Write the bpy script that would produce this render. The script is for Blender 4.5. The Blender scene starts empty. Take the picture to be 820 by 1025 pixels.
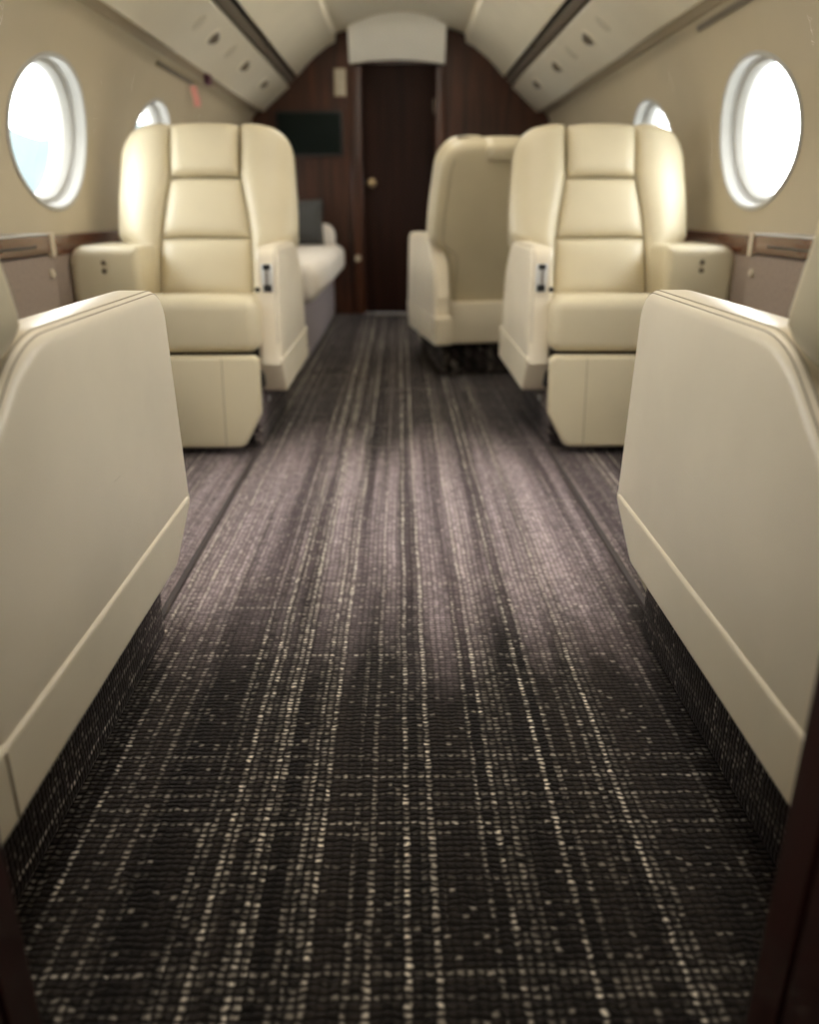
import bpy, bmesh, math, random
from mathutils import Vector, Matrix
random.seed(7)
S = bpy.context.scene
COL = S.collection
PI = math.pi

# ------------------------------------------------------------------ materials
def new_mat(name):
    m = bpy.data.materials.new(name); m.use_nodes = True
    nt = m.node_tree; nt.nodes.clear()
    out = nt.nodes.new('ShaderNodeOutputMaterial')
    b = nt.nodes.new('ShaderNodeBsdfPrincipled')
    nt.links.new(b.outputs[0], out.inputs[0])
    return m, nt, b, out
def N(nt, t, **kw):
    n = nt.nodes.new(t)
    for k, v in kw.items(): setattr(n, k, v)
    return n
def math_n(nt, op, a, b=None, c=None, clamp=False):
    n = nt.nodes.new('ShaderNodeMath'); n.operation = op; n.use_clamp = clamp
    for i, v in enumerate((a, b, c)):
        if v is None: continue
        if isinstance(v, (int, float)): n.inputs[i].default_value = v
        else: nt.links.new(v, n.inputs[i])
    return n.outputs[0]
def mix_c(nt, fac, a, b):
    n = nt.nodes.new('ShaderNodeMix'); n.data_type = 'RGBA'
    if isinstance(fac, (int, float)): n.inputs[0].default_value = fac
    else: nt.links.new(fac, n.inputs[0])
    for i, v in ((6, a), (7, b)):
        if isinstance(v, tuple): n.inputs[i].default_value = (*v, 1)
        else: nt.links.new(v, n.inputs[i])
    return n.outputs[2]
def sset(b, **kw):
    for k, v in kw.items(): b.inputs[k.replace('_', ' ')].default_value = v
def objco(nt, scale=(1, 1, 1)):
    tc = N(nt, 'ShaderNodeTexCoord'); mp = N(nt, 'ShaderNodeMapping')
    mp.inputs['Scale'].default_value = scale
    nt.links.new(tc.outputs['Object'], mp.inputs[0]); return mp.outputs[0]
def noise(nt, co, scale, detail=3, rough=.5):
    n = N(nt, 'ShaderNodeTexNoise'); n.inputs['Scale'].default_value = scale
    n.inputs['Detail'].default_value = detail; n.inputs['Roughness'].default_value = rough
    nt.links.new(co, n.inputs['Vector']); return n.outputs['Fac']
def bump(nt, b, h, strength, dist):
    n = N(nt, 'ShaderNodeBump'); n.inputs['Strength'].default_value = strength
    n.inputs['Distance'].default_value = dist
    nt.links.new(h, n.inputs['Height']); nt.links.new(n.outputs[0], b.inputs['Normal'])

def leather(name, col, rough=.42, wr=.35):
    m, nt, b, _ = new_mat(name)
    co = objco(nt)
    n1 = noise(nt, co, 5, 3); n2 = noise(nt, co, 420, 2); n3 = noise(nt, co, 38, 4)
    c2 = tuple(x*.86 for x in col)
    f = math_n(nt, 'MULTIPLY', math_n(nt, 'SUBTRACT', n1, .35), 1.6, clamp=True)
    nt.links.new(mix_c(nt, f, c2, col), b.inputs['Base Color'])
    h = math_n(nt, 'ADD', math_n(nt, 'MULTIPLY', n2, .12), math_n(nt, 'MULTIPLY', n3, wr*2))
    bump(nt, b, h, .18, .0012)
    r = math_n(nt, 'ADD', math_n(nt, 'MULTIPLY', n3, .16), rough-.08)
    nt.links.new(r, b.inputs['Roughness'])
    b.inputs['Specular IOR Level'].default_value = .5
    return m
def plain(name, col, rough=.5, metal=0., var=.06, scale=6, bmp=0., bscale=200):
    m, nt, b, _ = new_mat(name)
    co = objco(nt); n1 = noise(nt, co, scale, 3)
    nt.links.new(mix_c(nt, n1, tuple(x*(1-var) for x in col), tuple(min(1, x*(1+var)) for x in col)), b.inputs['Base Color'])
    sset(b, Roughness=rough, Metallic=metal)
    if bmp: bump(nt, b, noise(nt, co, bscale, 2), bmp, .003)
    return m
def wood(name, dark, lite, rough=.22, axis='z', coat=.6):
    m, nt, b, _ = new_mat(name)
    sc = {'z': (26, 26, 1.6), 'y': (26, 1.6, 26), 'x': (1.6, 26, 26)}[axis]
    co = objco(nt, sc)
    n1 = noise(nt, co, 1.0, 6, .62); n2 = noise(nt, objco(nt, (2.5, 2.5, 1.0)), 1.3, 3)
    f = math_n(nt, 'MULTIPLY', math_n(nt, 'SUBTRACT', n1, .32), 2.4, clamp=True)
    f = math_n(nt, 'MULTIPLY', f, math_n(nt, 'ADD', math_n(nt, 'MULTIPLY', n2, .9), .3), clamp=True)
    nt.links.new(mix_c(nt, f, dark, lite), b.inputs['Base Color'])
    sset(b, Roughness=rough, Coat_Weight=coat, Coat_Roughness=.12, Specular_IOR_Level=.3)
    return m

def carpet(name):
    m, nt, b, _ = new_mat(name)
    tc = N(nt, 'ShaderNodeTexCoord'); sp = N(nt, 'ShaderNodeSeparateXYZ')
    geo = N(nt, 'ShaderNodeNewGeometry'); gsp = N(nt, 'ShaderNodeSeparateXYZ'); nt.links.new(geo.outputs['Position'], gsp.inputs[0])
    nt.links.new(geo.outputs['Position'], sp.inputs[0])
    P = geo.outputs['Position']
    x, y, z = sp.outputs
    A = lambda a, c: math_n(nt, 'ADD', a, c)
    MUL = lambda a, c: math_n(nt, 'MULTIPLY', a, c)
    SUB = lambda a, c: math_n(nt, 'SUBTRACT', a, c)
    ramp = lambda v, lo, gain: math_n(nt, 'MULTIPLY', SUB(v, lo), gain, clamp=True)
    # side faces of a plinth carry on the pattern: height is added to the across coordinate
    xx = A(x, z)
    wob = MUL(SUB(noise(nt, P, 3.5, 2), .5), .010)
    wob2 = MUL(SUB(noise(nt, P, 80, 2), .5), .0090)
    xw = A(A(xx, wob), wob2)
    yw = A(y, MUL(SUB(noise(nt, P, 60, 2), .5), .0110))
    PX, PY = .0108, .0092
    X = math_n(nt, 'DIVIDE', xw, PX); Y = math_n(nt, 'DIVIDE', yw, PY)
    cx = math_n(nt, 'FLOOR', X); cy = math_n(nt, 'FLOOR', Y)
    fx = SUB(X, cx); fy = SUB(Y, cy)
    bx = math_n(nt, 'SINE', MUL(fx, PI)); by = math_n(nt, 'SINE', MUL(fy, PI))
    def wn1(v, off):
        n = N(nt, 'ShaderNodeTexWhiteNoise', noise_dimensions='1D')
        nt.links.new(A(v, off), n.inputs['W']); return n.outputs['Value']
    def wn2(off):
        n = N(nt, 'ShaderNodeTexWhiteNoise', noise_dimensions='3D'); cb = N(nt, 'ShaderNodeCombineXYZ')
        nt.links.new(cx, cb.inputs[0]); nt.links.new(cy, cb.inputs[1]); cb.inputs[2].default_value = off
        nt.links.new(cb.outputs[0], n.inputs['Vector']); return n.outputs['Value']
    def lane(sx, sy, off, det=2):
        cb = N(nt, 'ShaderNodeCombineXYZ')
        nt.links.new(MUL(xw, sx), cb.inputs[0]); nt.links.new(MUL(yw, sy), cb.inputs[1])
        cb.inputs[2].default_value = off
        return noise(nt, cb.outputs[0], 1.0, det)
    colr = wn1(cx, 3.7); rowr = wn1(cy, 91.3); cell = wn2(1.3); cell2 = wn2(8.1); cell3 = wn2(5.5)
    along = lane(93, 2.2, 4.0); across = lane(3.0, 110, 9.0)
    strong = ramp(A(colr, MUL(along, .55)), 1.06, 5.0)
    weak = MUL(ramp(A(wn1(cx, 55.1), MUL(along, .6)), .90, 3.0), .34)
    rmask = ramp(A(rowr, MUL(across, .55)), 1.13, 5.0)
    ymask = math_n(nt, 'MAXIMUM', MUL(strong, A(.05, MUL(math_n(nt, 'POWER', cell, 1.3), 1.0))), MUL(weak, cell3))
    ymask = math_n(nt, 'MAXIMUM', ymask, MUL(rmask, A(.04, MUL(cell3, .5))))
    speck = ramp(cell2, .90, 6.0)
    ymask = math_n(nt, 'MAXIMUM', ymask, MUL(speck, .55))
    dot = MUL(math_n(nt, 'POWER', bx, 1.7), math_n(nt, 'POWER', by, 2.4))
    yarn = math_n(nt, 'MULTIPLY', MUL(ymask, 1.3), dot, clamp=True)
    # window light on the floor painted in: paler carpet band in mid-aisle
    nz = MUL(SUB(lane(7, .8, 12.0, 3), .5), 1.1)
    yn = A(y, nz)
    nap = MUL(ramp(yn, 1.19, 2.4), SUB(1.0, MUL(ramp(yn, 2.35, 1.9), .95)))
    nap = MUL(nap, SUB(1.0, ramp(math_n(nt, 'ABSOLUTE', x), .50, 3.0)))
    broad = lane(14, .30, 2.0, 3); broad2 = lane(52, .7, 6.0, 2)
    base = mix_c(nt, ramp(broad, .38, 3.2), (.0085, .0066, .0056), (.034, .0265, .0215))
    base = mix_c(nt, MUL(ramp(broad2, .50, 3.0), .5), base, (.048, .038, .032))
    lit_col = mix_c(nt, ramp(A(MUL(broad, .6), MUL(broad2, .4)), .40, 4.5), (.11, .082, .087), (.57, .46, .475))
    base = mix_c(nt, MUL(nap, .92), base, lit_col)
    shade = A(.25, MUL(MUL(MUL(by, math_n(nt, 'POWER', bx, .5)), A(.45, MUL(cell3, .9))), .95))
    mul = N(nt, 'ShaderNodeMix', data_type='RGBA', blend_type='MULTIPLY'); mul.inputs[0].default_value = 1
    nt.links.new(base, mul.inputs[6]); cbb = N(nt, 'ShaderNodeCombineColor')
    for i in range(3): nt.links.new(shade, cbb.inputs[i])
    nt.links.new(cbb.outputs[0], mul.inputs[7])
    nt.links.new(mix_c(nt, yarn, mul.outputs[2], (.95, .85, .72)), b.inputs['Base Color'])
    fuzz = noise(nt, P, 900, 2)
    h = A(MUL(by, A(.45, MUL(bx, .55))), MUL(fuzz, .5))
    bump(nt, b, h, .7, .0045)
    sset(b, Roughness=.85, Sheen_Weight=.10, Sheen_Roughness=.4)
    b.inputs['Sheen Tint'].default_value = (.88, .76, .80, 1)
    b.inputs['Specular IOR Level'].default_value = .2
    return m

M = {}
M['leather'] = leather('cream_leather', (.67, .585, .405), .40)
M['leather_arm'] = leather('cream_leather_arm', (.86, .765, .60), .32, .2)
M['leather_skirt'] = leather('cream_leather_skirt', (.84, .75, .58), .36, .2)
M['stitch'] = plain('stitch_thread', (.30, .25, .17), .7)
M['wall'] = plain('wall_panel', (.435, .37, .258), .55, bmp=.1, bscale=300)
M['valance'] = plain('overhead_panel', (.66, .60, .475), .45)
M['ceil'] = plain('ceiling_panel', (.80, .73, .57), .5)
M['white'] = plain('window_rim', (.40, .39, .36), .4)
M['header'] = plain('header_panel', (.88, .84, .74), .5)
M['gasket'] = plain('window_gasket', (.42, .41, .38), .6)
M['darkrail'] = plain('dark_rail', (.030, .020, .015), .4)
M['midrail'] = plain('grey_rail', (.16, .135, .105), .35)
M['groove'] = plain('groove_shadow', (.30, .245, .17), .7)
M['wood'] = wood('mahogany', (.017, .0065, .004), (.118, .038, .016), .35, 'z', .2)
M['wood_door'] = wood('mahogany_door', (.012, .0050, .0034), (.034, .0125, .0075), .55, 'z', .0); M['wood_door'].node_tree.nodes['Principled BSDF'].inputs['Specular IOR Level'].default_value = .12
M['wood_red'] = wood('mahogany_red', (.020, .004, .004), (.060, .012, .010), .3)
M['wood_ledge'] = wood('ledge_wood', (.060, .022, .011), (.17, .066, .034), .25, 'y', .3)
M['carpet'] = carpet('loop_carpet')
M['black'] = plain('black_plastic', (.010, .010, .010), .45)
M['frame'] = plain('seat_frame_metal', (.02, .018, .016), .5)
M['screen'] = plain('screen_glass', (.005, .009, .007), .6); M['screen'].node_tree.nodes['Principled BSDF'].inputs['Specular IOR Level'].default_value = .12
M['chrome'] = plain('chrome', (.74, .74, .73), .38, .55, .02)
M['brass'] = plain('brass', (.40, .30, .17), .4, 1.0, .04)
M['plate'] = plain('beige_plate', (.50, .42, .30), .4)
M['fabric'] = plain('panel_fabric', (.245, .185, .145), .9, var=.25, scale=90, bmp=.4, bscale=350)
M['sofa'] = plain('sofa_fabric', (.80, .74, .66), .8, bmp=.2)
M['sofabase'] = plain('sofa_base_fabric', (.42, .36, .36), .85, bmp=.2)
M['pillow'] = plain('grey_pillow', (.048, .048, .045), .85, bmp=.3)
M['pink'] = plain('pink_ribbon', (.56, .24, .20), .7)
M['plum'] = plain('plum_tab', (.09, .03, .05), .6)
M['vent'] = plain('vent_eyeball', (.14, .11, .08), .35, .5)
M['disc'] = plain('flush_disc', (.53, .48, .37), .5)
M['strip'] = plain('carpet_edge', (.045, .034, .034), .6)
M['ground'] = plain('apron_concrete', (.55, .56, .56), .9)
M['trees'] = plain('far_trees', (.098, .126, .129), .95, var=.3, scale=.2)
m, nt, b, out = new_mat('window_pane')
tr = N(nt, 'ShaderNodeBsdfTransparent'); tr.inputs[0].default_value = (.94, .97, .98, 1)
gl = N(nt, 'ShaderNodeBsdfGlossy'); gl.inputs['Roughness'].default_value = .03
mx = N(nt, 'ShaderNodeMixShader'); mx.inputs[0].default_value = .05
nt.links.new(tr.outputs[0], mx.inputs[1]); nt.links.new(gl.outputs[0], mx.inputs[2]); nt.links.new(mx.outputs[0], out.inputs[0])
nt.nodes.remove(b); M['pane'] = m

# ------------------------------------------------------------------ mesh helpers
class MB:
    """collects shapes and links them as one mesh object"""
    def __init__(s): s.v = []; s.f = []
    def add(s, v, f):
        o = len(s.v); s.v += [tuple(p) for p in v]; s.f += [tuple(i+o for i in q) for q in f]; return s
    def bm(s, bmx):
        bmx.verts.index_update()
        s.add([v.co[:] for v in bmx.verts], [[v.index for v in f.verts] for f in bmx.faces]); bmx.free(); return s
    def build(s, name, mat, parent=None, ang=40, mx=None):
        me = bpy.data.meshes.new(name)
        vs = s.v if mx is None else [tuple(mx @ Vector(p)) for p in s.v]
        me.from_pydata(vs, [], s.f)
        bmx = bmesh.new(); bmx.from_mesh(me); bmesh.ops.recalc_face_normals(bmx, faces=bmx.faces); bmx.to_mesh(me); bmx.free()
        me.materials.append(mat)
        me.shade_smooth(); me.set_sharp_from_angle(angle=math.radians(ang))
        o = bpy.data.objects.new(name, me); COL.objects.link(o)
        if parent: o.parent = parent
        return o
def rbox(x0, x1, y0, y1, z0, z1, r=.005, seg=3):
    bmx = bmesh.new(); bmesh.ops.create_cube(bmx, size=1)
    for v in bmx.verts:
        v.co = Vector(((x0+x1)/2 + v.co.x*(x1-x0), (y0+y1)/2 + v.co.y*(y1-y0), (z0+z1)/2 + v.co.z*(z1-z0)))
    if r > 0: bmesh.ops.bevel(bmx, geom=list(bmx.edges), offset=r, segments=seg, profile=.5, affect='EDGES')
    return bmx
def prism(poly, a0, a1, axis='x', r=0., seg=3, top_only=False):
    """poly in the plane across axis; extruded a0..a1, all edges bevelled by r"""
    def P(p, a): return {'x': (a, p[0], p[1]), 'y': (p[0], a, p[1]), 'z': (p[0], p[1], a)}[axis]
    bmx = bmesh.new()
    A = [bmx.verts.new(P(p, a0)) for p in poly]; B = [bmx.verts.new(P(p, a1)) for p in poly]
    n = len(poly); fa = bmx.faces.new(A); fb = bmx.faces.new(B[::-1])
    for i in range(n): bmx.faces.new((A[i], B[i], B[(i+1) % n], A[(i+1) % n]))
    bmesh.ops.recalc_face_normals(bmx, faces=bmx.faces)
    if r > 0:
        eds = [e for e in bmx.edges if e in fa.edges[:] or e in fb.edges[:]]
        bmesh.ops.bevel(bmx, geom=eds, offset=r, segments=seg, profile=.5, affect='EDGES')
    return bmx
def rounded(pts, radii, seg=8):
    """polygon with each corner filleted"""
    out = []; n = len(pts)
    for i in range(n):
        p = Vector(pts[i]); a = Vector(pts[i-1]); c = Vector(pts[(i+1) % n]); r = radii[i]
        if r <= 0: out.append(tuple(p)); continue
        d1 = (a-p).normalized(); d2 = (c-p).normalized(); ang = d1.angle(d2)
        t = min(r/math.tan(ang/2), (a-p).length*.49, (c-p).length*.49); rr = t*math.tan(ang/2)
        ctr = p + (d1+d2).normalized()*(rr/math.sin(ang/2))
        s = p + d1*t - ctr; e = p + d2*t - ctr
        a0 = math.atan2(s.y, s.x); a1 = math.atan2(e.y, e.x); da = (a1-a0+PI) % (2*PI) - PI
        for k in range(seg+1):
            q = a0 + da*k/seg; out.append((ctr.x+rr*math.cos(q), ctr.y+rr*math.sin(q)))
    return out
def tube(mb, path, r, seg=6):
    rings = []
    n = len(path)
    for i, p in enumerate(path):
        p = Vector(p); t = (Vector(path[min(i+1, n-1)]) - Vector(path[max(i-1, 0)])).normalized()
        u = t.cross(Vector((0, 0, 1)));
        if u.length < 1e-4: u = t.cross(Vector((1, 0, 0)))
        u.normalize(); w = t.cross(u)
        rings.append([p + u*r*math.cos(2*PI*k/seg) + w*r*math.sin(2*PI*k/seg) for k in range(seg)])
    loft(mb, rings)
def loft(mb, rings, cap=True):
    n = len(rings[0]); v = [q for r in rings for q in r]; f = []
    for i in range(len(rings)-1):
        for k in range(n):
            f.append((i*n+k, i*n+(k+1) % n, (i+1)*n+(k+1) % n, (i+1)*n+k))
    if cap:
        f.append(tuple(range(n))[::-1]); f.append(tuple((len(rings)-1)*n+k for k in range(n)))
    mb.add(v, f)
def lathe(mb, prof, center, axis, seg=24):
    """prof: (radius, height along axis)"""
    ax = Vector(axis).normalized(); u = ax.orthogonal().normalized(); w = ax.cross(u); c = Vector(center)
    rings = [[c + ax*h + (u*math.cos(2*PI*k/seg) + w*math.sin(2*PI*k/seg))*max(r, 1e-4) for k in range(seg)] for r, h in prof]
    loft(mb, rings)
def resample(poly, n):
    pts = [Vector((p[0], p[1])) for p in poly]; pts.append(pts[0]); L = [0]
    for a_, b_ in zip(pts, pts[1:]): L.append(L[-1]+(b_-a_).length)
    out = []; k = 0
    for i in range(n):
        d = L[-1]*i/n
        while L[k+1] < d: k += 1
        out.append(pts[k].lerp(pts[k+1], (d-L[k])/max(1e-9, L[k+1]-L[k])))
    return out
def slab(mb, poly, x0, x1, r, bulge=0., axis='x', n=150, seg=6):
    """upholstered slab: outline poly, rounded rims, faces gently padded"""
    q = resample(poly, n); area_ = sum(q[i-1].x*q[i].y-q[i].x*q[i-1].y for i in range(n))
    sg = 1 if area_ > 0 else -1
    nr = []
    for i in range(n):
        t = (q[(i+1) % n]-q[i-1]).normalized(); nr.append(Vector((-t.y, t.x))*sg)
    c = sum(q, Vector((0, 0)))/n
    s_ = 1 if x1 > x0 else -1
    P = lambda p, h: {'x': (h, p.x, p.y), 'y': (p.x, h, p.y)}[axis]
    def half(xe, d):     # rings from the centre of a face out to its rim
        out = []
        for f in (.04, .2, .4, .58, .74, .86, .94):
            out.append([P(c+(q[i]+nr[i]*r-c)*f, xe+d*bulge*(1-f**2.2)) for i in range(n)])
        for k in range(seg+1):
            a_ = PI/2*k/seg
            out.append([P(q[i]+nr[i]*r*(1-math.sin(a_)), xe-d*r*(1-math.cos(a_))) for i in range(n)])
        return out
    loft(mb, half(x1, s_)+half(x0, -s_)[::-1])
def thing(name, label, cat, loc=(0, 0, 0), rz=0, group=None):
    o = bpy.data.objects.new(name, None); COL.objects.link(o); o.empty_display_size = .1
    o.location = loc; o.rotation_euler = (0, 0, rz); o['label'] = label; o['category'] = cat
    if group: o['group'] = group
    return o
def tag(o, label, cat, group=None):
    o['label'] = label; o['category'] = cat
    if group: o['group'] = group
    return o
def struct(o, label=None):
    o['kind'] = 'structure'
    if label: o['label'] = label
    return o
def copy_tree(o, parent=None):
    c = o.copy(); COL.objects.link(c)
    if parent: c.parent = parent
    for ch in list(o.children): copy_tree(ch, c)
    return c
def sp(v, e): return math.copysign(abs(v)**e, v)

# ------------------------------------------------------------------ cabin shell
YA, YB = -1.0, 6.22
R_, ZC = 1.15, .80
WY = [.87, 1.80, 2.87, 4.02, 5.17]; WL, WH = .306, .223
def sect(s):
    """s = arc length above the centre line of the wall section (|x|, z)"""
    if s <= 0: return (R_, ZC+s)
    a = s/R_; return (R_*math.cos(a), ZC+R_*math.sin(a))
S_WIN = R_*math.asin((.972-ZC)/R_)
S_TOP = R_*math.asin((1.375-ZC)/R_)
S_BOT = -ZC-.02
wys = lambda sx: [y_ + (.020 if sx < 0 else -.025) for y_ in WY]
def wall_side(sx, name):
    mb = MB()
    P = lambda y, s: (sx*sect(s)[0], y, sect(s)[1])
    def grid(y0, y1, s0, s1, ny, ns):
        v = [P(y0+(y1-y0)*i/ny, s0+(s1-s0)*j/ns) for i in range(ny+1) for j in range(ns+1)]
        f = [(i*(ns+1)+j, (i+1)*(ns+1)+j, (i+1)*(ns+1)+j+1, i*(ns+1)+j+1) for i in range(ny) for j in range(ns)]
        mb.add(v, f)
    s0, s1 = S_WIN-.30, S_WIN+.30
    grid(YA, YB, S_BOT, s0, 8, 12); grid(YA, YB, s1, S_TOP+.05, 8, 8)
    edges = [YA] + [e for w in wys(sx) for e in (w-.40, w+.40)] + [YB]
    for k in range(0, len(edges), 2): grid(edges[k], edges[k+1], s0, s1, 2, 24)
    NR = 8
    c0 = math.atan2(.30/WH, .40/WL)
    angs = sorted([2*PI*k/92 + .001 for k in range(92)] + [c0, PI-c0, PI+c0, 2*PI-c0]); NA = len(angs)
    for w in wys(sx):
        v = []; f = []
        for k in range(NA):
            ex, es = WL*math.cos(angs[k]), WH*math.sin(angs[k])
            q = min(.40/max(abs(ex), 1e-6), .30/max(abs(es), 1e-6)); rx, rs = ex*q, es*q
            for j in range(NR+1):
                t = j/NR; v.append(P(w+ex+(rx-ex)*t, S_WIN+es+(rs-es)*t))
        for k in range(NA):
            for j in range(NR):
                f.append((k*(NR+1)+j, k*(NR+1)+j+1, ((k+1) % NA)*(NR+1)+j+1, ((k+1) % NA)*(NR+1)+j))
        mb.add(v, f)
    o = mb.build(name, M['wall'], ang=60)
    me = o.data
    bmx = bmesh.new(); bmx.from_mesh(me); bmesh.ops.remove_doubles(bmx, verts=bmx.verts, dist=1e-4)
    bmesh.ops.recalc_face_normals(bmx, faces=bmx.faces); bmx.to_mesh(me); bmx.free()
    me.shade_smooth()
    return o
struct(wall_side(-1, 'wall_left'), 'cream cabin side wall with oval windows, left')
struct(wall_side(1, 'wall_right'), 'cream cabin side wall with oval windows, right')

# window frames (rim rings) and panes
def window(sx, wy, name):
    def E(k, dep, push=0):
        out = []
        for i in range(72):
            a = 2*PI*i/72
            s = S_WIN + (WH+k)*math.sin(a); x, z = sect(s); an = max(0, s)/R_
            nx, nz = math.cos(an), math.sin(an)
            out.append((sx*(x+nx*dep), wy+(WL+k)*math.cos(a), z+nz*dep))
        return out
    def rings(lst): mb = MB(); loft(mb, [E(*q) for q in lst], cap=False); return mb
    fr = rings([(.012, .002), (.012, -.004), (.006, -.007), (-.001, -.005), (-.004, .002), (-.008, .026), (-.010, .030), (-.010, .048)]).build(name, M['white'], ang=60)
    rings([(-.008, .030), (-.015, .031), (-.016, .044), (-.022, .046)]).build('gasket', M['gasket'], fr, 60)
    rings([(-.015, .040), (-.021, .036), (-.029, .040), (-.032, .052), (-.038, .057), (-.041, .070), (-.03, .11), (-.0, .11)]).build('inner_rim', M['white'], fr, 60)
    mb = MB(); r = E(-.038, .068); mb.add(r, [tuple(range(72))]); mb.build('pane', M['pane'], fr)
    return struct(fr)
n = 0
for sx in (-1, 1):
    for wy in wys(sx):
        n += 1
        window(sx, wy, 'window_%d' % n)['label'] = 'oval cabin window with white rim, %s wall' % ('left' if sx < 0 else 'right')

# floor
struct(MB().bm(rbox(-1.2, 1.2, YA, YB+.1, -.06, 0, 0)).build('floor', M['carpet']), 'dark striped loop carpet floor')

# ceiling: centre vault
mb = MB()
cz = [(.50, 1.81), (.44, 1.832), (.32, 1.868), (.2, 1.905), (.1, 1.926), (0, 1.933)]
sec = [(-x, z) for x, z in cz] + [(x, z) for x, z in cz[-2::-1]]
v = [(x, yy, z) for yy in (YA, YB) for x, z in sec]; k = len(sec)
mb.add(v, [(i, i+1, k+i+1, k+i) for i in range(k-1)])
struct(mb.build('ceiling', M['ceil'], ang=60), 'cream vaulted cabin ceiling')
# outer roof keeps daylight out behind the panels
mb = MB(); pts = [(1.05, 1.30), (1.12, 1.45), (.98, 1.72), (.62, 1.98), (0, 2.08)]
sec = [(-x, z) for x, z in pts] + [(x, z) for x, z in pts[-2::-1]]; k = len(sec)
mb.add([(x, yy, z) for yy in (YA, YB+.05) for x, z in sec], [(i, i+1, k+i+1, k+i) for i in range(k-1)])
struct(mb.build('trim_1', M['darkrail'], ang=60), 'dark hidden roof lining above the ceiling panels')

# overhead panels each side
VA = Vector((.945, 1.36)); VB = Vector((.76, 1.515))
tn = 1
for sx, side in ((-1, 'left'), (1, 'right')):
    def strip(name, poly, mat, r=.004, y0=YA, y1=YB-.005, label='', parent=None):
        mb = MB().bm(prism([(sx*x, z) for x, z in poly], y0, y1, 'y', 0))
        return mb.build(name, mat, parent, 35)
    tn += 1
    poly = rounded([(.945, 1.36), (.76, 1.515), (.785, 1.56), (.99, 1.46), (1.0, 1.385)], [.014, .006, 0, 0, .01], 4)
    struct(strip('trim_%d' % tn, poly, M['valance'], y1=YB-.03), 'cream sloping overhead panel with air vents, %s side' % side)
    tn += 1
    struct(strip('trim_%d' % tn, [(.80, 1.53), (.75, 1.585), (.78, 1.62), (.83, 1.56)], M['darkrail']), 'dark recessed slot between overhead panels, %s side' % side)
    tn += 1
    struct(strip('trim_%d' % tn, rounded([(.752, 1.534), (.722, 1.566), (.745, 1.588), (.775, 1.556)], [.006]*4, 3), M['midrail']), 'grey rail running inside the dark overhead slot, %s side' % side)
    tn += 1
    poly = rounded([(.705, 1.575), (.640, 1.645), (.575, 1.702), (.512, 1.745), (.507, 1.752), (.440, 1.785), (.43, 1.85), (.56, 1.86), (.74, 1.65)], [.006, 0, 0, 0, 0, .008, 0, 0, 0], 4)
    struct(strip('trim_%d' % tn, poly, M['ceil'], y1=YB-.02), 'cream upper cove panel, %s side' % side)
    tn += 1
    struct(strip('trim_%d' % tn, [(.975, 1.376), (.996, 1.352), (1.03, 1.345), (1.02, 1.39)], M['groove']), 'shadow groove between wall and overhead panel, %s side' % side)
    tn += 1
    y0, y1 = .5, YB
    lb = MB().bm(rbox(*sorted((sx*1.137, sx*1.19)), y0, y1, .60, .663, .004)).build('trim_%d' % tn, M['wood_ledge'])
    struct(lb, 'wooden ledge along the %s wall under the windows' % side)
    tn += 1
    struct(MB().bm(rbox(*sorted((sx*1.140, sx*1.19)), y0, y1, 0, .60, .002)).build('trim_%d' % tn, M['fabric']), 'brown fabric dado panel below the ledge, %s side' % side)

# vents and discs on the overhead panels
nrm = Vector((-(VB-VA).y, (VB-VA).x)).normalized()
def on_val(sx, y, t, lift=0):
    p = VA + (VB-VA)*t + nrm*lift*(1 if nrm.x < 0 else -1)
    return Vector((sx*p.x, y, p.y))
def vdir(sx):
    q = nrm if nrm.y < 0 else -nrm
    return Vector((sx*q.x, 0, q.y))
for sx, side in ((-1, 'left'), (1, 'right')):
    for k, y in enumerate((4.10, 4.86, 5.52)):
        which = ('nearest', 'middle', 'farthest')[k]
        p = VA + (VB-VA)*.6; c = (sx*p.x, y, p.y)
        t = thing('air_vent', '%s of the three dark eyeball air vents on the %s overhead panel' % (which, side), 'air vent', c, 0, 'eyeball air vents on the %s overhead panel' % side)
        d = vdir(sx)
        mb = MB(); lathe(mb, [(.047, -.004), (.047, .003), (.043, .006), (.038, .006), (.034, .002), (.034, -.004)], (0, 0, 0), d, 28); mb.build('ring', M['valance'], t)
        mb = MB(); lathe(mb, [(.033, -.003), (.034, .004), (.029, .013), (.019, .020), (.015, .015), (.005, .013)], (0, -.003, 0), d + Vector((0, -.35, 0)), 24); mb.build('nozzle', M['vent'], t)
    for k, y in enumerate((3.82, 4.48)):
        p = VA + (VB-VA)*.62; c = (sx*p.x, y, p.y)
        mb = MB(); lathe(mb, [(.042, -.003), (.042, .0015), (.039, .003), (.003, .003)], (0, 0, 0), vdir(sx), 28)
        o = mb.build('flush_disc', M['disc']); o.location = c
        tag(o, 'faint flush round disc on %s overhead panel %s' % (side, ('before the nearest air vent', 'between the nearest and middle air vents')[k]), 'disc', 'flush discs on the %s overhead panel' % side)

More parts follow.
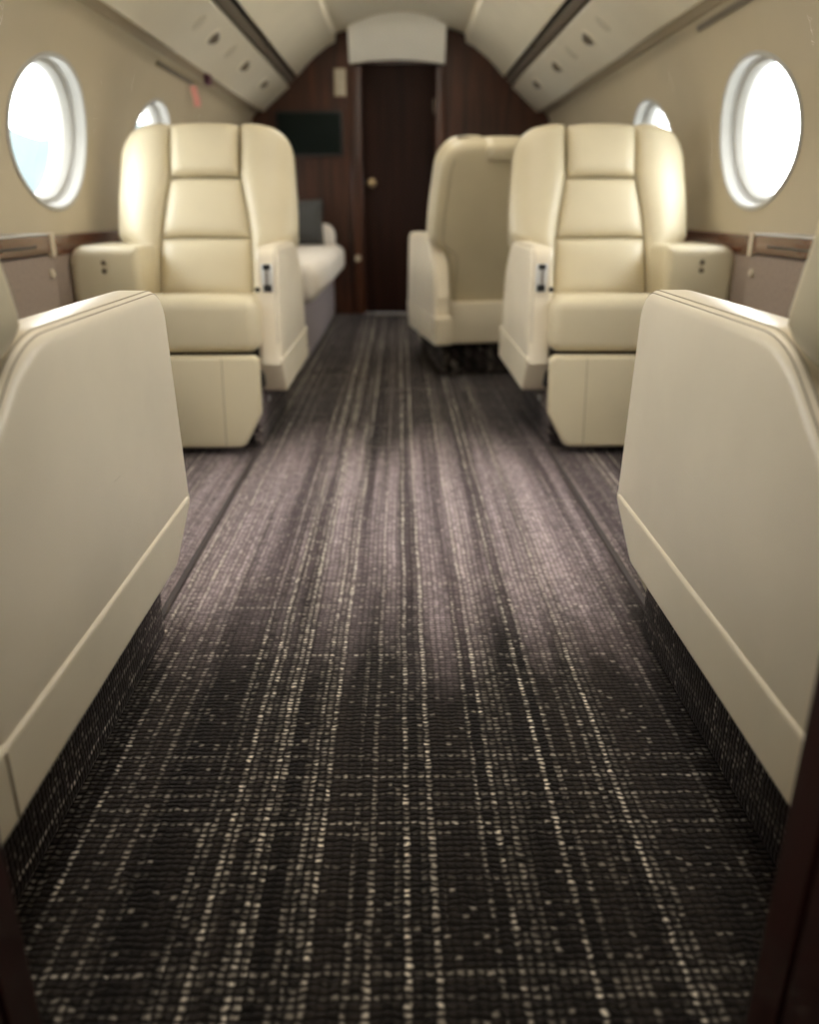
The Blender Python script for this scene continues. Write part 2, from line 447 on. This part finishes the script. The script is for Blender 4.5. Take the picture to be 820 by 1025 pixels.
# wall slots, ribbon tag, tab
def wall_pt(sx, y, z, off=0):
    a = math.asin((z-ZC)/R_); return Vector((sx*(R_-off)*math.cos(a), y, ZC+(R_-off)*math.sin(a)))
def slot(sx, y0, y1, z, label):
    a = math.asin((z-ZC)/R_); mb = MB()
    mb.bm(rbox(-.006, .012, y0-(y0+y1)/2, y1-(y0+y1)/2, -.010, .010, .004))
    o = mb.build('wall_slot', M['midrail'], mx=Matrix.Rotation(-a if sx > 0 else PI+a, 4, 'Y'))
    o.location = wall_pt(sx, (y0+y1)/2, z); return tag(o, label, 'slot')
slot(-1, 3.85, 4.47, 1.316, 'thin dark slot in the left wall just under the overhead panel, above the far window')
slot(1, 2.55, 3.19, 1.325, 'thin dark slot in the right wall above the near oval window')
mb = MB(); p0 = wall_pt(-1, 4.43, 1.306, .012); path = [(0, 0), (.004, -.03), (.012, -.06), (.010, -.09)]
v = []
for dx, dz in path: v += [(dx+p0.x-.006, p0.y-.012-dz*.1, p0.z+dz), (dx+p0.x+.022, p0.y+.006-dz*.1, p0.z+dz)]
v2 = [(x+.001, y+.002, z) for x, y, z in v]
q = [(2*i, 2*i+1, 2*i+3, 2*i+2) for i in range(3)]; rim = [0, 2, 4, 6, 7, 5, 3, 1]
mb.add(v+v2, q+[tuple(i+8 for i in f) for f in q]+[(rim[i], rim[(i+1) % 8], rim[(i+1) % 8]+8, rim[i]+8) for i in range(8)])
tag(mb.build('ribbon_tag', M['pink']), 'small pink ribbon tag hanging from the slot in the left wall', 'ribbon')
mb = MB().bm(rbox(-.985, -.955, 4.55, 4.60, 1.322, 1.372, .006))
tag(mb.build('pull_tab', M['plum']), 'small dark plum tab below the left overhead panel beside the ribbon', 'tab')

# ------------------------------------------------------------------ far bulkhead
by = 6.2
def bulk_poly(x0, x1):
    return rounded([(x0, 0), (x1, 0), (x1, 2.05), (x0, 2.05)], [0]*4)
o = MB().bm(prism([(-1.2, 0), (-.30, 0), (-.30, 1.66), (.275, 1.66), (.275, 0), (1.2, 0), (1.2, 2.05), (-1.2, 2.05)], by, by+.12, 'y', 0)).build('wall_back', M['wood'])
struct(o, 'dark mahogany bulkhead at the end of the cabin')
dr = MB().bm(rbox(-.30, .275, by+.045, by+.085, .005, 1.70, .002)).build('door_1', M['wood_door']); struct(dr, 'dark mahogany door with brass knob in the bulkhead')
mb = MB(); lathe(mb, [(.030, 0), (.030, .006), (.012, .010), (.012, .035), (.026, .042), (.031, .055), (.026, .068), (.006, .073)], (-.205, by+.045, .909), (0, -1, 0)); mb.build('door_knob', M['brass'], dr)
MB().bm(rbox(.225, .240, by+.030, by+.045, 1.36, 1.45, .003)).build('hinge', M['vent'], dr)
mb = MB()
arch = [(-.30, 1.62)] + [(-.30+.575*i/16, 1.628+.042*(1-((i-8)/8)**2)) for i in range(17)] + [(.275, 1.62)]
for side in (-1, 1):
    xa, xb = ((-.355, -.268) if side < 0 else (.242, .312))
    struct(MB().bm(rbox(xa, xb, by-.022, by+.02, 0, 1.648, .010, 4)).build('trim_%d' % (27 if side < 0 else 28), M['wood']), 'mahogany casing %s of the bulkhead door' % ('left' if side < 0 else 'right'))
# arched light header over the door
nx = 24
front = []; 
xs = [-.345+.643*i/nx for i in range(nx+1)]
def hz0(x): q = (x+.0235)/.3215; return 1.652+.026*(1-q*q)
def hz1(x): return 1.852+.079*(1-min(1, (x/.33)**2))
mb = MB(); rows = []
for j in range(9):
    t = j/8
    rows.append([(x, by-.03-.13*math.sin(t*PI/2)*1.0, hz0(x)+(hz1(x)-hz0(x))*t) for x in xs])
v = [p for r in rows for p in r]; w = nx+1
mb.add(v, [(j*w+i, j*w+i+1, (j+1)*w+i+1, (j+1)*w+i) for j in range(8) for i in range(nx)])
vb = [(x, by, z) for x, y, z in v]; mb.add(vb, [(j*w+i, j*w+i+1, (j+1)*w+i+1, (j+1)*w+i) for j in range(8) for i in range(nx)])
o0 = len(v)
rim = list(range(w)) + [j*w+w-1 for j in range(1, 9)] + [8*w+i for i in range(nx-1, -1, -1)] + [j*w for j in range(7, 0, -1)]
mb.f += [(rim[i], rim[(i+1) % len(rim)], rim[(i+1) % len(rim)]+o0, rim[i]+o0) for i in range(len(rim))]
struct(mb.build('trim_21', M['header'], ang=40), 'pale arched header panel above the bulkhead door')
# monitor, switch plate, door stop
t = thing('monitor', 'dark wall screen on the mahogany bulkhead left of the door', 'screen', (-.632, by+.004, 1.224))
MB().bm(rbox(-.228, .228, -.035, 0, -.142, .142, .006)).build('bezel', M['black'], t)
MB().bm(rbox(-.214, .214, -.039, -.030, -.128, .128, .002)).build('display', M['screen'], t)
t = thing('switch_plate', 'small beige switch plate high on the bulkhead beside the door', 'switch', (-.412, by, 1.543))
MB().bm(rbox(-.040, .040, -.010, 0, -.085, .085, .004)).build('plate', M['plate'], t)
for k in (-1, 0, 1): MB().bm(rbox(-.018, .018, -.016, -.008, k*.05-.018, k*.05+.018, .003)).build('button', M['disc'], t)
t = thing('door_stop', 'small pale door stop low on the bulkhead casing', 'door stop', (-.315, by-.022, .40))
mb = MB(); lathe(mb, [(.022, 0), (.022, .006), (.012, .01), (.012, .04), (.02, .044), (.02, .06), (.004, .064)], (0, 0, 0), (0, -1, 0)); mb.build('bumper', M['plate'], t)
# threshold plate
tag(MB().bm(rbox(-.20, .15, 6.10, 6.20, 0, .008, .003)).build('threshold_plate', M['midrail']), 'dull metal threshold plate on the floor before the bulkhead door', 'threshold')

# ------------------------------------------------------------------ near doorway (camera stands in it)
for sx, xe, nm in ((-1, -.322, 22), (1, .288, 23)):
    mb = MB(); far = sx*1.2
    mb.bm(prism([(far, .34), (xe, .34), (xe, .452), (xe+sx*.012, .452), (xe+sx*.012, .460), (xe, .460), (xe, .50), (far, .50)], 0, 2.05, 'z', 0))
    struct(mb.build('trim_%d' % nm, M['wood_red']), 'dark red mahogany door jamb at the near %s corner' % ('left' if sx < 0 else 'right'))
struct(MB().bm(rbox(-1.25, 1.25, YA-.05, YA, 0, 2.1, 0)).build('wall_front', M['wood_red']), 'dark wall behind the viewpoint')

# ------------------------------------------------------------------ seats
LEAN = math.radians(18); CA, SA = math.cos(LEAN), math.sin(LEAN)
def BK(x, d, t):  # backrest frame -> seat frame
    return Vector((x, -.01 - SA*t + CA*d, .39 + CA*t + SA*d))
T_TOP = .685
def half_w(t):
    q = max(0, min(1, (t-.205)/.075)); w_ = .255 + .076*q*q*(3-2*q)
    if t > .40: w_ -= .020*((t-.40)/.285)
    if t > T_TOP-.115:
        u = (t-(T_TOP-.115))/.115; w_ -= .105*(1-math.sqrt(max(0, 1-u*u)))
    return w_
def xi(t):
    pts = [(-.1, .166), (.05, .168), (.16, .167), (.26, .162), (.34, .152), (.41, .139), (.484, .124), (.8, .124)]
    for (a, xa), (b_, xb) in zip(pts, pts[1:]):
        if t <= b_: 
            u = (t-a)/(b_-a); return xa+(xb-xa)*u
    return .124
def pad(mb, t0, t1, puff, back, wf=xi, curve=0., e=5, sx0=-1, sx1=1):
    """a stuffed upholstery panel between two seams"""
    nu, nv = 22, 20; g = []
    for j in range(nv+1):
        vv = j/nv; vv = .5-.5*math.cos(PI*vv)
        t = t0+(t1-t0)*vv
        for i in range(nu+1):
            uu = .5-.5*math.cos(PI*i/nu); x = -wf(t)+2*wf(t)*uu
            eu = 1-abs(2*uu-1)**e; ev = 1-abs(2*vv-1)**e
            tt = t + curve*(1-(2*uu-1)**2)*vv
            g.append(BK(x, puff*(eu*ev)**.5, tt))
    w_ = nu+1
    f = [(j*w_+i, j*w_+i+1, (j+1)*w_+i+1, (j+1)*w_+i) for j in range(nv) for i in range(nu)]
    o = len(g)
    gb = []
    for j in range(nv+1):
        vv = .5-.5*math.cos(PI*j/nv); t = t0+(t1-t0)*vv
        for i in range(nu+1):
            uu = .5-.5*math.cos(PI*i/nu); gb.append(BK(-wf(t)+2*wf(t)*uu, back, t + curve*(1-(2*uu-1)**2)*vv))
    f += [tuple(i+o for i in q) for q in f]
    rim = list(range(w_)) + [j*w_+w_-1 for j in range(1, nv+1)] + [nv*w_+i for i in range(nu-1, -1, -1)] + [j*w_ for j in range(nv-1, 0, -1)]
    f += [(rim[i], rim[(i+1) % len(rim)], rim[(i+1) % len(rim)]+o, rim[i]+o) for i in range(len(rim))]
    mb.add(g+gb, f)
def make_seat(a, label, zb):
    """a = +1: aisle on local +x.  Local front is +y, origin on the floor"""
    root = thing('cabin_armchair', label, 'chair', (0, 0, 0), 0, 'cream leather cabin armchairs')
    L, LA, LS = M['leather'], M['leather_arm'], M['leather_skirt']
    sx = lambda lo, hi: sorted((a*lo, a*hi))
    # base plinth wrapped in carpet, frame
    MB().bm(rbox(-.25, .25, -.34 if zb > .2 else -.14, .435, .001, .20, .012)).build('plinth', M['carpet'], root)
    MB().bm(rbox(*sx(-.30, .262), -.20, .40, .19, .335, .01)).build('seat_frame', M['frame'], root)
    mb = MB(); lathe(mb, [(.011, 0), (.011, .004), (.006, .006), (.002, .006)], (a*.25, .27, .13), (a, 0, 0), 14); mb.build('screw', M['chrome'], root)
    # backrest: shell, bolsters, pads
    mb = MB(); rings = []
    ts = [-.085, -.02, .1, .2, .22, .24, .26, .28, .3, .4, .5, .56] + [T_TOP-.115+.115*math.sin(k*PI/2/8) for k in range(9)]
    for i, t in enumerate(ts):
        w_ = half_w(t)-.008; r = []; b2 = .045 if t < T_TOP-.03 else .045*math.sqrt(max(.05, 1-((t-T_TOP+.03)/.03)**2))
        for k in range(48):
            q = 2*PI*k/48; r.append(BK(w_*sp(math.cos(q), .42), -.115+b2*sp(math.sin(q), .5), t))
        rings.append(r)
    loft(mb, rings); shell = mb.build('backrest_shell', L, root, 50)
    # rear welt lines of the shell
    for s_ in (-1, 1):
        mb = MB(); tube(mb, [BK(s_*(half_w(t)-.05), -.161, t) for t in [-.0+.62*k/20 for k in range(21)]], .0016)
        mb.build('piping', M['stitch'], shell)
    for s_ in (-1, 1):
        mb = MB(); rings = []
        tb = [-.02, 0, .03, .08, .15, .20, .22, .24, .26, .28, .30, .36, .43, .50, .56] + [T_TOP-.10+.097*math.sin(k*PI/2/9) for k in range(10)]
        for t in tb:
            x0 = xi(t); x1 = half_w(t)
            if t > T_TOP-.10: x1 = max(x1, x0+.04)
            e_ = 1.
            if t > T_TOP-.05: e_ = math.sqrt(max(.02, 1-((t-T_TOP+.05)/.0485)**2))
            if t < .03: e_ = .75+.25*math.sqrt(max(0, 1-((.03-t)/.05)**2))
            q_ = min(1, max(0, t/.5)); front = .036+.012*math.sin(PI*min(1, t/.6))
            b_ = (front+.115)/2; cd = front-b_; b_ *= e_
            xa, xb = x0+.001, x1
            ca = (xa+xb)/2; ha = (xb-xa)/2
            r = []
            for k in range(40):
                q = 2*PI*k/40; c_, s2 = math.cos(q), math.sin(q)
                # fuller towards the inner edge, falling back to the outside
                xq = ca+ha*sp(c_, .62)
                dq = cd+b_*sp(s2, .62)
                u = (xq-xa)/(xb-xa)
                if s2 > 0: dq -= .050*max(0, u-.35)**1.6*1.6
                r.append(BK(s_*xq, dq, t))
            rings.append(r)
        loft(mb, rings); mb.build('side_bolster', L, root, 50)
    mb = MB(); pad(mb, .052, .262, .030, -.10, e=5); mb.build('lumbar_pad', L, root, 50)
    mb = MB(); pad(mb, .268, .478, .028, -.10, e=5)
    mid = mb.build('middle_pad', L, root, 50)
    mb = MB(); pad(mb, .484, T_TOP-.018, .044, -.145, wf=lambda t: .1225, curve=.006, e=7); head = mb.build('headrest', L, root, 50)
    # headrest flap folded over the top of the shell
    mb = MB(); rings = []
    for k in range(13):
        q = k/12; xx = -.135+.27*q
        s_ = math.sqrt(max(.15, 1-abs(2*q-1)**10))
        rings.append([BK(xx, -.122+.062*s_*sp(math.cos(p), .6), T_TOP-.035+.042*s_*sp(math.sin(p), .6)) for p in [2*PI*j/24 for j in range(24)]])
    loft(mb, rings); mb.build('headrest_flap', L, root, 50)
    # seat cushion: slightly crowned, waterfall front
    bmx = rbox(*sx(-.19, .264), -.06, .472, .318, .450, .036, 6)
    bmesh.ops.subdivide_edges(bmx, edges=[e for e in bmx.edges if e.calc_length() > .2], cuts=8, use_grid_fill=True)
    xc = a*.037
    for v_ in bmx.verts:
        if v_.co.z > .40:
            e1 = max(0, 1-abs((v_.co.x-xc)/.227)**3); e2 = max(0, 1-abs((v_.co.y-.2)/.27)**4); v_.co.z += .006*e1*e2 + .034*max(0, min(1, (v_.co.y+.02)/.42))
        if v_.co.y > .44: v_.co.y += .012*max(0, 1-abs((v_.co.x-xc)/.227)**4)
    cu = MB().bm(bmx).build('seat_cushion', L, root, 50)
    # leg rest
    poly = [(.264*a, .312), (-.19*a, .312), (-.19*a, .10), (-.14*a, .025), (.208*a, .025), (.264*a, .13)]
    poly = rounded(poly, [.022, .022, .02, .03, .03, .03], 5)
    bmx = prism(poly, .455, .500, 'y', .012, 4)
    for v_ in bmx.verts: v_.co.y += .028*(.312-v_.co.z)/.287 + (.006 if v_.co.y > .48 else 0)
    lg = MB().bm(bmx).build('leg_rest', L, root, 40)
    for xs_ in (.150, -.075):
        mb = MB(); tube(mb, [(a*xs_, .5065+.028*(.312-z)/.287, z) for z in (.305, .25, .2, .15, .1, .05, .028)], .0013)
        mb.build('seam', M['stitch'], lg)
    # aisle arm
    prof = [(.4225, .272), (.385, .634), (-.105, .634), (-.255, .52), (-.300, .38), (-.298, .272)]
    pr = rounded(prof, [0, .052, .16, .12, .05, 0], 10)
    mb = MB(); slab(mb, pr, a*.252, a*.325, .018, .004); arm = mb.build('armrest', LA, root, 60)
    def inset(poly, d):
        c_ = []
        n_ = len(poly)
        for i in range(n_):
            p = Vector(poly[i]); q = (Vector(poly[(i+1) % n_])-Vector(poly[i-1])).normalized()
            c_.append(p + Vector((-q.y, q.x))*d)
        return c_
    top = [p for p in pr if p[1] > .33]
    rp_ = [p for p in resample(pr, 150)]
    for xo, dz_, rr in ((.3190, .0048, .0010), (.3120, .0009, .0010)):
        path = []
        for k_ in range(150):
            p = rp_[k_]; t_ = (rp_[(k_+1) % 150]-rp_[k_-1]).normalized(); n_ = Vector((-t_.y, t_.x))
            if p.y > .33: path.append((a*xo, p.x+n_.x*dz_, p.y+n_.y*dz_))
        mb = MB(); tube(mb, path, rr); mb.build('stitching', M['stitch'], arm)
    # latch on the arm's front end
    fy = lambda z: .424-.039*(z-.304)/.33
    la = MB().bm(rbox(*sx(.272, .309), fy(.54)-.006, fy(.54)+.005, .497, .583, .004)).build('latch_plate', M['chrome'], arm)
    MB().bm(rbox(*sx(.279, .302), fy(.54)+.003, fy(.54)+.009, .566, .582, .002)).build('latch_catch', M['black'], la)
    MB().bm(rbox(*sx(.278, .303), fy(.54)+.003, fy(.54)+.010, .499, .520, .003)).build('latch_grip', M['black'], la)
    MB().bm(rbox(*sx(.286, .291), fy(.54)+.003, fy(.54)+.007, .520, .566, 0)).build('latch_bar', M['vent'], la)
    mb = MB(); lathe(mb, [(.008, 0), (.008, .003), (.002, .004)], (a*.258, fy(.505)+.0, .505), (0, 1, 0), 12); mb.build('arm_button', M['frame'], arm)
    # outboard arm with two buttons
    pr2 = rounded([(-.176*a, .30), (-.176*a, .626), (-.422*a, .626), (-.422*a, .30)], [0, .018, .055, 0], 8)
    mb = MB(); slab(mb, pr2, -.20, .155, .030, .002, 'y'); oa = mb.build('outboard_arm', L, root, 60)
    for z in (.545, .572):
        mb = MB(); lathe(mb, [(.0085, 0), (.0085, .003), (.006, .004), (.002, .004)], (-a*.300, .156, z), (0, 1, 0), 14); mb.build('arm_button', M['vent'], oa)
    # lower skirt wrapping the arms and the back
    sk = rounded([(.428, .294), (-.340, .294), (-.330, zb), (.290 if zb > .2 else .350, zb)], [.010, .008, .012, .03], 5)
    so = [(-.372, -.31), (-.19, .262)]
    mb = MB(); slab(mb, sk, a*.248, a*.3285, .008, 0); skirt = mb.build('skirt', LS, root, 60)
    MB().bm(prism([(y_-.19 if y_ > 0 else y_, z) for y_, z in sk], -a*.372, -a*.30, 'x', .010, 3)).build('outboard_skirt', LS, root, 35)
    MB().bm(rbox(-.300, .300, -.205, -.10, zb-.015, .345, .014)).build('rear_panel', LS, root, 35)
    # seam at the rear end of the skirt
    mb = MB(); tube(mb, [(a*.3290, -.290, z) for z in (.287, .26, .235, .216)], .0014); mb.build('seam', M['stitch'], skirt)
    return root
fA = make_seat(1, 'cream leather armchair cut off by the left frame edge, seen from behind its armrest', .208)
fB = make_seat(-1, 'cream leather armchair cut off by the right frame edge, backrest partly showing', .208)
fA.location = (-.698, .902, 0)
fB.location = (.688, .905, 0)
c1 = make_seat(-1, 'cream leather armchair facing the viewer on the left, beneath the slot with the pink ribbon', .170)
c1.location = (-.718, 3.04, 0); c1.rotation_euler.z = PI
c2 = make_seat(1, 'cream leather armchair facing the viewer on the right of the aisle', .170)
c2.location = (.726, 3.04, 0); c2.rotation_euler.z = PI
c3 = copy_tree(c1); c3.location = (.415, 4.00, 0); c3.rotation_euler.z = math.radians(9)
c3['label'] = 'cream leather armchair turned away, its plain back showing behind the right facing chair'

# ------------------------------------------------------------------ side cabinets between the facing chairs
for sx, side in ((-1, 'left'), (1, 'right')):
    t = thing('side_cabinet', 'brown fabric-faced side cabinet with wooden top under the near %s window' % side, 'cabinet', (sx*1.04, 2.0, 0), 0, 'side cabinets under the near windows')
    X = lambda lo, hi: sorted((sx*lo, sx*hi))
    MB().bm(rbox(*X(.012, .105), -.42, .54, .0, .625, .004)).build('body', M['frame'], t)
    MB().bm(rbox(*X(0, .016), -.42, .535, .04, .618, .006)).build('fabric_panel', M['fabric'], t)
    top = MB().bm(rbox(*X(-.008, .105), -.43, .525, .622, .672, .004)).build('wooden_top', M['wood_ledge'], t)
    MB().bm(rbox(*X(-.0105, .0), -.42, .40, .641, .648, .001)).build('finger_slot', M['black'], top)
    MB().bm(rbox(*X(-.006, .10), -.425, .52, .672, .677, .002)).build('top_edge', M['white'], top)
    MB().bm(rbox(*X(-.012, .004), .50, .528, .612, .678, .003)).build('end_cap', M['plate'], t)
    mb = MB(); lathe(mb, [(.013, 0), (.013, .004), (.009, .008), (.003, .009)], (sx*-.001, .495, .565), (-sx, 0, 0), 18); mb.build('latch', M['plate'], t)

# ------------------------------------------------------------------ sofa and pillow
t = thing('sofa', 'cream upholstered sofa along the left wall behind the left facing chair', 'sofa', (-1.1, 4.9, 0))
MB().bm(rbox(.02, .61, -1.0, 1.22, .0, .33, .012)).build('base', M['sofabase'], t)
for y0, y1 in ((-1.02, .0), (.005, 1.02)):
    bmx = rbox(.10, .708, y0, y1, .325, .505, .06, 6)
    MB().bm(bmx).build('seat_cushion', M['sofa'], t, 50)
for y0, y1 in ((-1.02, .0), (.005, 1.02)):
    MB().bm(rbox(.0, .17, y0, y1, .46, .84, .05, 5)).build('back_cushion', M['sofa'], t, 50)
pr = rounded([(.0, .30), (.0, .640), (.635, .640), (.635, .30)], [0, .03, .08, 0], 6)
MB().bm(prism(pr, 1.03, 1.19, 'y', .035, 5)).build('arm', M['sofa'], t, 40)
mb = MB(); g = []; n_ = 16
for s_ in (1, -1):
    o = len(mb.v); vv = []
    for j in range(n_+1):
        for i in range(n_+1):
            u, w_ = 2*i/n_-1, 2*j/n_-1
            k = (1-abs(u)**3.0)*(1-abs(w_)**3.0); pin = 1-.06*(1-abs(u)**2)*abs(w_)**2-.06*(1-abs(w_)**2)*abs(u)**2
            vv.append((u*.17*(1-.07*(1-u*u)*0)*(1-.05*(1-w_*w_)), s_*.075*math.sqrt(max(0, k)), w_*.15*(1-.05*(1-u*u))))
    mb.add(vv, [(j*(n_+1)+i, j*(n_+1)+i+1, (j+1)*(n_+1)+i+1, (j+1)*(n_+1)+i) for j in range(n_) for i in range(n_)])
o = mb.build('throw_pillow', M['pillow'], ang=70); o.location = (-.69, 5.77, .652); o.rotation_euler = (math.radians(-14), 0, math.radians(8))
tag(o, 'dark grey throw pillow leaning on the sofa arm', 'pillow')

# ------------------------------------------------------------------ carpet edge strips along the seat tracks
for sx, side in ((-1, 'left'), (1, 'right')):
    mb = MB(); pts = [(sx*.478, 1.30+1.32*k/30, .003) for k in range(31)]
    pts = [(x + sx*(-.012 if y < 1.34 else 0), y, z) for x, y, z in pts]
    tube(mb, pts, .008, 8)
    tag(mb.build('seat_track_cover', M['strip']), 'dark cord strip along the %s carpet seam between the facing chairs' % side, 'floor strip', 'carpet seam strips')

# ------------------------------------------------------------------ outside
struct(MB().bm(rbox(-150, 150, -150, 150, -2.2, -2.0, 0)).build('ground', M['ground']), 'pale airport apron outside')
mb = MB(); pr = []
rows = []
for k in range(161):
    az = math.radians(-100+97*k/160); h = 9.3+.7*math.sin(k*.37)+.5*math.sin(k*.91+1)+random.uniform(-.3, .3)
    rows.append((az, h))
v = [((120+(.8 if z > 5 else 0))*math.sin(az), 120*math.cos(az), z) for az, h in rows for z in (-2, h*.5, h+.6)]
mb.add(v, [(3*i+j, 3*i+3+j, 3*i+4+j, 3*i+1+j) for i in range(160) for j in (0, 1)])
o = mb.build('tree_line', M['trees']); o['kind'] = 'stuff'; tag(o, 'hazy blue-green tree line far outside the left windows', 'trees')

# ------------------------------------------------------------------ light
w = bpy.data.worlds.new('sky'); S.world = w; w.use_nodes = True; nt = w.node_tree; nt.nodes.clear()
bg = N(nt, 'ShaderNodeBackground'); ow = N(nt, 'ShaderNodeOutputWorld')
tc = N(nt, 'ShaderNodeTexCoord'); sx_ = N(nt, 'ShaderNodeSeparateXYZ'); nt.links.new(tc.outputs['Generated'], sx_.inputs[0])
rp = N(nt, 'ShaderNodeValToRGB'); nt.links.new(math_n(nt, 'ADD', math_n(nt, 'MULTIPLY', sx_.outputs[2], .5), .5), rp.inputs[0])
rp.color_ramp.elements[0].position = .5; rp.color_ramp.elements[0].color = (1, .985, .95, 1)
rp.color_ramp.elements[1].position = 1; rp.color_ramp.elements[1].color = (.93, .96, 1, 1)
nt.links.new(rp.outputs[0], bg.inputs[0]); bg.inputs[1].default_value = 9.0
nt.links.new(bg.outputs[0], ow.inputs[0])
def area(name, loc, rot, sx_, sy_, power, col):
    l = bpy.data.lights.new(name, 'AREA'); l.shape = 'RECTANGLE'; l.size = sx_; l.size_y = sy_; l.energy = power; l.color = col
    o = bpy.data.objects.new(name, l); COL.objects.link(o); o.location = loc; o.rotation_euler = rot; return o
# unseen warm fill light, added under the ceiling to lift the cabin
area('added_cabin_fill', (0, 3.1, 1.90), (0, 0, 0), .5, 5.0, 22, (1, .93, .80))

for yy in (1.75, 2.25):  # unseen spots added to brighten the aisle floor between the chairs
    l = bpy.data.lights.new('added_floor_fill', 'SPOT'); l.energy = 22; l.spot_size = math.radians(62); l.spot_blend = .8; l.shadow_soft_size = .05; l.color = (1, .94, .84)
    o = bpy.data.objects.new('added_floor_fill', l); COL.objects.link(o); o.location = (0, yy, 1.89)
area('added_front_fill', (0, -.15, 1.90), (math.radians(18), 0, 0), .4, .3, 6, (1, .93, .82))  # unseen fill added behind the camera to brighten the front seats
# ------------------------------------------------------------------ camera
cd = bpy.data.cameras.new('camera'); cam = bpy.data.objects.new('camera', cd); COL.objects.link(cam)
cd.sensor_fit = 'VERTICAL'; cd.sensor_height = 36; cd.sensor_width = 28.8; cd.lens = 810/1025*36
cam.location = (-.011, 0, .75)
Fw = Vector((.01080749, .93560048, -.35289508)); Rt = Vector((.99993329, -.01155062, 0)); Up = Rt.cross(Fw)
cam.matrix_world = Matrix(((Rt.x, Up.x, -Fw.x, -.011), (Rt.y, Up.y, -Fw.y, 0), (Rt.z, Up.z, -Fw.z, .75), (0, 0, 0, 1)))
cd.clip_start = .01; cd.clip_end = 500
cd.dof.use_dof = True; cd.dof.focus_distance = 1.22; cd.dof.aperture_fstop = 2.3
S.camera = cam
S.view_settings.view_transform = 'Standard'
S.view_settings.look = 'None'
S.view_settings.exposure = .40
